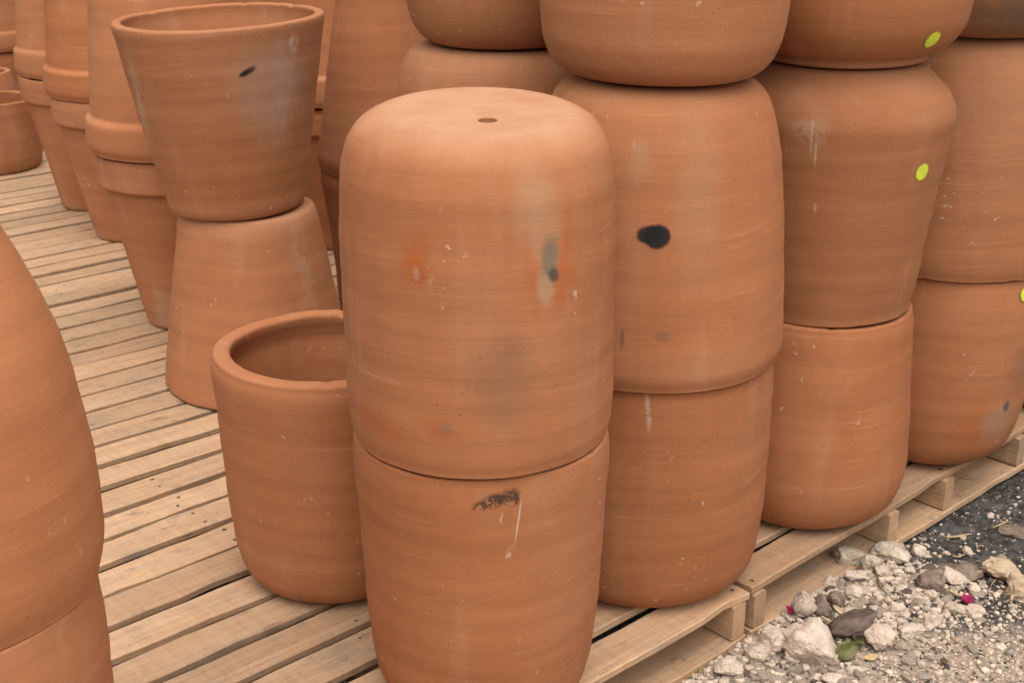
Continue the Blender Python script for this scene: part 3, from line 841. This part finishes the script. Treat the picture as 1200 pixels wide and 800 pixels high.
rock(1076, 645, 22, 18, M_LIME, 'single pale stone on black soil beyond the heap', 26)
rock(1117, 713, 26, 17, M_LIME_G, 'grey half-buried stone left of the red petal', 27)
rock(1140, 716, 24, 20, M_LIME, 'pale stone right of the red petal at the soil edge', 28)
rock(1171, 757, 16, 14, M_LIME, 'flat pale chip alone on the fine gravel', 29, sink=.4)
rock(998, 719, 24, 16, M_LIME, 'pale crumbly stone above the bark piece', 30)
rock(1050, 714, 20, 18, M_LIME, 'pale lump between bark piece and cream stone', 31)
rock(1192, 622, 46, 14, M_BROWN, 'flat brown worm-shaped clod on black soil at the right edge', 32, name='soil_clod', cat='clod', sink=.4)
rock(1124, 667, 60, 26, M_BROWN, 'dark soil lump behind the aslant stone', 33, name='soil_clod', cat='clod', sink=.45)
rock(1157, 566, 9, 8, M_LIME, 'tiny pale stone by the bottom board at the far right', 34, sub=2)
rock(1161, 604, 9, 8, M_LIME, 'tiny pale stone alone on the black soil at the right', 35, sub=2)
rock(1133, 646, 12, 14, M_LIME, 'tiny white curled chip on black soil', 36, sub=2)
rock(927, 770, 20, 16, M_LIME, 'pinkish stone under the largest rock', 37, rot=.6)
rock(1003, 783, 28, 12, M_LIME_G, 'flat grey stone half buried at the bottom edge', 38, sink=.4)
rock(975, 795, 26, 12, M_LIME, 'white stone cut by the bottom edge of the picture', 39)
rock(975, 772, 20, 18, M_LIME_G, 'grey-brown stone right under the green leaf', 40)

# many smaller chips that nothing tells apart
chips = [rock_mesh(100 + i, (1, 0.8, 0.62), 0.16, 1, 12) for i in range(8)]
for i, m in enumerate(chips): m.materials.append((M_LIME, M_LIME, M_LIME_G, M_LIME, M_BROWN, M_LIME, M_LIME_G, M_LIME)[i])
rc = random.Random(5)
cnt = 0
while cnt < 285:
    px, py = rc.uniform(830, 1205), rc.uniform(650, 805)
    edge = 742 - (px - 872) * 0.60            # lower edge of the pallet in view
    if py < edge + 6: continue
    p = gpos(px, py)
    heap = math.exp(-(((px - 990) / 110) ** 2 + ((py - 715) / 50) ** 2)) + math.exp(-(((px - 880) / 60) ** 2 + ((py - 780) / 30) ** 2))
    if rc.random() > 0.06 + heap: continue
    o = obj('limestone_chip', chips[rc.randrange(8)])
    s = px_size(p) * rc.choice((3.4, 4, 4.6, 5.5, 6.5, 7.5, 9.0)) * rc.uniform(0.95, 1.35)
    o.scale = (s, s, s)
    o.location = (p.x, p.y, p.z + s * 0.15)
    o.rotation_euler = (rc.uniform(-.5, .5), rc.uniform(-.5, .5), rc.uniform(0, 6.28))
    tag(o, 'small limestone chip in the rubble beside the pallets', 'stone chip', 'limestone chips in the rubble')
    cnt += 1

# fine gravel: one uncountable mass
def gravel(n, seed, size=0.0017, cap=0.007, heap_only=False):
    r = np.random.RandomState(seed)
    pr = random.Random(seed)
    bm = bmesh.new(); bmesh.ops.create_icosphere(bm, subdivisions=1, radius=1.0)
    base = np.array([v.co[:] for v in bm.verts]); tri = np.array([[v.index for v in f.verts] for f in bm.faces]); bm.free()
    V, F, C = [], [], []
    k = 0
    while k < n:
        x, y = pr.uniform(0.18, 1.6), pr.uniform(1.8, 3.3)
        nn = -x * math.sin(R_(41.8)) + y * math.cos(R_(41.8))
        if nn > 1.365: continue
        pz = pale_zone(x, y)
        heap = math.exp(-(((x - .68) / .22) ** 2 + ((y - 2.33) / .16) ** 2))
        pk = 0.15 + 0.80 * max(pz, heap * 0.9)
        if heap_only:
            edge = math.exp(-(((x - .50) / .22) ** 2 + ((nn - 1.30) / .07) ** 2))
            pk = max(heap * 0.9, edge * 0.8, 0.04 * pz)
        if pr.random() > pk: continue
        s = size * math.exp(r.normal(0.25, 0.5))
        s = min(s, cap)
        q = base * (1 + r.uniform(-.28, .28, (len(base), 1))) * np.array([1, r.uniform(.6, 1), r.uniform(.45, .85)]) * s
        a = r.uniform(0, 6.28); ca, sa = math.cos(a), math.sin(a)
        q = np.stack([q[:, 0] * ca - q[:, 1] * sa, q[:, 0] * sa + q[:, 1] * ca, q[:, 2]], 1)
        q += np.array([x, y, GZ + ground_h(x, y) + s * 0.3])
        F.append(tri + len(V) * len(base)); V.append(q)
        u = pr.random()
        if heap_only: u *= 0.745
        if u < 0.66: c = np.array([.55, .435, .34]) * r.uniform(.75, 1.15)
        elif u < 0.76: c = np.array([.38, .31, .25]) * r.uniform(.6, 1.2)
        elif u < 0.87: c = np.array([.085, .068, .056]) * r.uniform(.6, 1.6)
        else: c = np.array([.40, .28, .20]) * r.uniform(.7, 1.1)
        C.append(np.tile(np.append(c, 1.0), (len(base), 1)))
        k += 1
    V = np.concatenate(V); F = np.concatenate(F); C = np.concatenate(C)
    me = bpy.data.meshes.new('gravel')
    me.from_pydata(V.tolist(), [], F.tolist())
    at = me.color_attributes.new('stone_colour', 'FLOAT_COLOR', 'POINT')
    at.data.foreach_set('color', C.ravel())
    return me
t = NT('gravel_stones')
att = t.n('ShaderNodeAttribute', attribute_name='stone_colour')
tc = t.n('ShaderNodeTexCoord').outputs['Object']
nz = t.noise(tc, 500.0, 3)
M_GRAVEL = t.finish(t.scale_col(att.outputs['Color'], t.ramp(nz, .3, .7, .8, 1.12)), .95, .12, t.bump(nz, .6, .002))
go = obj('gravel', gravel(15000, 3), M_GRAVEL)
rub = obj('rubble', gravel(2600, 9, 0.0040, 0.010, True), M_GRAVEL)
tag(rub, 'bank of small chalky rubble heaped against the pallet edge', 'rubble', kind='stuff')
tag(go, 'fine pale crushed stone gravel spread over the dark soil', 'gravel', kind='stuff')

# bark piece, leaves, petals, twigs, dried root
rock(996, 737, 60, 28, M_BARK, 'dark brown piece of bark lying among the pale rocks', 50, rot=-.42, name='bark_piece', cat='bark', group='plant litter', lift=.010, rough=.10)

def leaf(px, py, L, W, mat, label, rz, curl, tilt, name='dry_leaf', lift=.006):
    p = gpos(px, py)
    V, F = [], []
    nu, nv = 10, 6
    for i in range(nu + 1):
        u = i / nu
        w = W * math.sin(math.pi * (u * 0.93 + 0.03)) ** 0.8
        for j in range(nv + 1):
            v = j / nv * 2 - 1
            V.append(((u - .5) * L, v * w, curl * (v * v) * W + 0.25 * curl * L * (u - .5) ** 2 * 3 + 0.0006 * math.sin(17 * u + 5 * v)))
    for i in range(nu):
        for j in range(nv):
            a = i * (nv + 1) + j
            F.append((a, a + nv + 1, a + nv + 2, a + 1))
    me = bpy.data.meshes.new(name); me.from_pydata(V, [], F)
    me.polygons.foreach_set('use_smooth', [True] * len(F))
    o = obj(name, me, mat)
    sd = o.modifiers.new('thickness', 'SOLIDIFY'); sd.thickness = 0.0007
    o.location = (p.x, p.y, p.z + lift); o.rotation_euler = (tilt[0], tilt[1], rz)
    tag(o, label, 'leaf', 'plant litter')
leaf(990, 770, .050, .017, M_LEAFG, 'olive green leaf lying right of the largest rock', .5, .35, (.75, -.2), lift=.014)
leaf(1003, 761, .034, .012, M_LEAFG, 'small folded green leaf touching the olive one', 1.2, .5, (.5, .3), lift=.016)
leaf(1020, 773, .030, .008, M_LEAFY, 'yellow dry leaf right of the olive leaf', .3, .2, (.2, .0))
leaf(985, 722, .040, .006, M_DRIED, 'narrow dry leaf left of the bark piece', -.9, .3, (.3, .1), lift=.012)

def petal(px, py, s_px, label, seed):
    p = gpos(px, py); s = px_size(p) * s_px / 2
    bm = bmesh.new()
    r = random.Random(seed)
    for k in range(7):
        a0 = k / 7 * 6.28 + r.uniform(-.3, .3)
        vs_ = []
        for i in range(4):
            for j in range(3):
                u, v = i / 3, j - 1
                w = .5 * math.sin(math.pi * (u * .8 + .15))
                q = Vector((u * s, v * w * s, s * (.3 + .9 * u * u * r.uniform(.5, 1.1) + .25 * v * v)))
                q.rotate(Matrix.Rotation(a0, 3, 'Z'))
                vs_.append(bm.verts.new(q))
        for i in range(3):
            for j in range(2):
                a = i * 3 + j
                bm.faces.new((vs_[a], vs_[a + 3], vs_[a + 4], vs_[a + 1]))
    me = bpy.data.meshes.new('flower'); bm.to_mesh(me); bm.free()
    me.polygons.foreach_set('use_smooth', [True] * len(me.polygons))
    o = obj('fallen_flower', me, M_PETAL)
    sd = o.modifiers.new('thickness', 'SOLIDIFY'); sd.thickness = 0.0008
    o.location = (p.x, p.y, p.z + .004)
    tag(o, label, 'flower', 'plant litter')
petal(928, 722, 15, 'crumpled magenta flower above the largest rock', 1)
petal(1132, 710, 16, 'crumpled magenta flower at the edge of the black soil', 2)

def twig(pts_px, r0, mat, label, name='twig', lift=.006, cat='twig'):
    P = [gpos(*q) + Vector((0, 0, lift)) for q in pts_px]
    V, F = [], []
    k = 7
    fine = []
    for i in range(len(P) - 1):
        for u in (0, .25, .5, .75):
            fine.append(P[i].lerp(P[i + 1], u))
    fine.append(P[-1])
    c = sum(fine, Vector()) / len(fine)
    for i, q in enumerate(fine):
        f = i / (len(fine) - 1)
        dr = (fine[min(i + 1, len(fine) - 1)] - fine[max(i - 1, 0)]).normalized()
        a = dr.cross(Vector((0, 0, 1))).normalized(); b = a.cross(dr)
        rr = r0 * (0.35 + 0.9 * math.sin(math.pi * (0.15 + 0.75 * f))) * (1 + .25 * noise.noise(q * 90))
        for j in range(k):
            t_ = j / k * 6.283
            V.append(q - c + a * rr * math.cos(t_) + b * rr * .8 * math.sin(t_))
    n = len(fine)
    for i in range(n - 1):
        for j in range(k):
            F.append((i * k + j, (i + 1) * k + j, (i + 1) * k + (j + 1) % k, i * k + (j + 1) % k))
    F.append(tuple(range(k))[::-1]); F.append(tuple((n - 1) * k + j for j in range(k)))
    me = bpy.data.meshes.new(name); me.from_pydata([tuple(v) for v in V], [], F)
    me.polygons.foreach_set('use_smooth', [True] * len(F))
    o = obj(name, me, mat)
    o.location = c
    tag(o, label, cat, 'plant litter')
twig([(1143, 677), (1156, 673), (1170, 675), (1181, 684), (1186, 698), (1184, 711)], .0048, M_DRIED, 'bent pale dried root at the right edge of the rubble', 'dried_root', .012, 'root')
rock(1172, 671, 54, 26, M_DRIED, 'flat pale wood splinter lying behind the dried root', 60, rot=.5, name='wood_splinter', cat='splinter', group='plant litter', lift=.006, rough=.25)
rock(1193, 692, 26, 40, M_DRIED, 'pale root stub at the right picture edge below the splinter', 61, rot=.2, name='dried_root', cat='root', group='plant litter', rough=.28)
twig([(1162, 621), (1172, 617), (1181, 613)], .0018, M_STRAW, 'straw stalk on the black soil at the far right')
twig([(1110, 632), (1122, 631), (1136, 628)], .0028, M_STRAW, 'pale straw bit on the black soil beyond the heap')
twig([(1116, 654), (1124, 655), (1130, 652)], .0014, M_STRAW, 'thin curved straw below the pale straw bit')
twig([(1023, 668), (1027, 682), (1030, 694), (1038, 702)], .0022, M_TWIG, 'thin dark twig standing in the heap', lift=.014)
twig([(1108, 694), (1118, 700), (1130, 706)], .0022, M_STRAW, 'tan stalk pointing at the magenta flower', lift=.010)
twig([(1160, 692), (1166, 684), (1170, 680)], .0012, M_STRAW, 'hair-thin pale stalk left of the dried root', lift=.012)
twig([(818, 796), (822, 786), (820, 779)], .0012, M_STRAW, 'thin upright straw under the pallet corner', lift=.010)
twig([(826, 799), (825, 790), (823, 784)], .0010, M_STRAW, 'second thin straw under the pallet corner', lift=.010)
twig([(962, 730), (974, 738), (984, 746)], .0030, M_DRIED, 'dry leaf stalk between the largest rock and the bark', lift=.016)
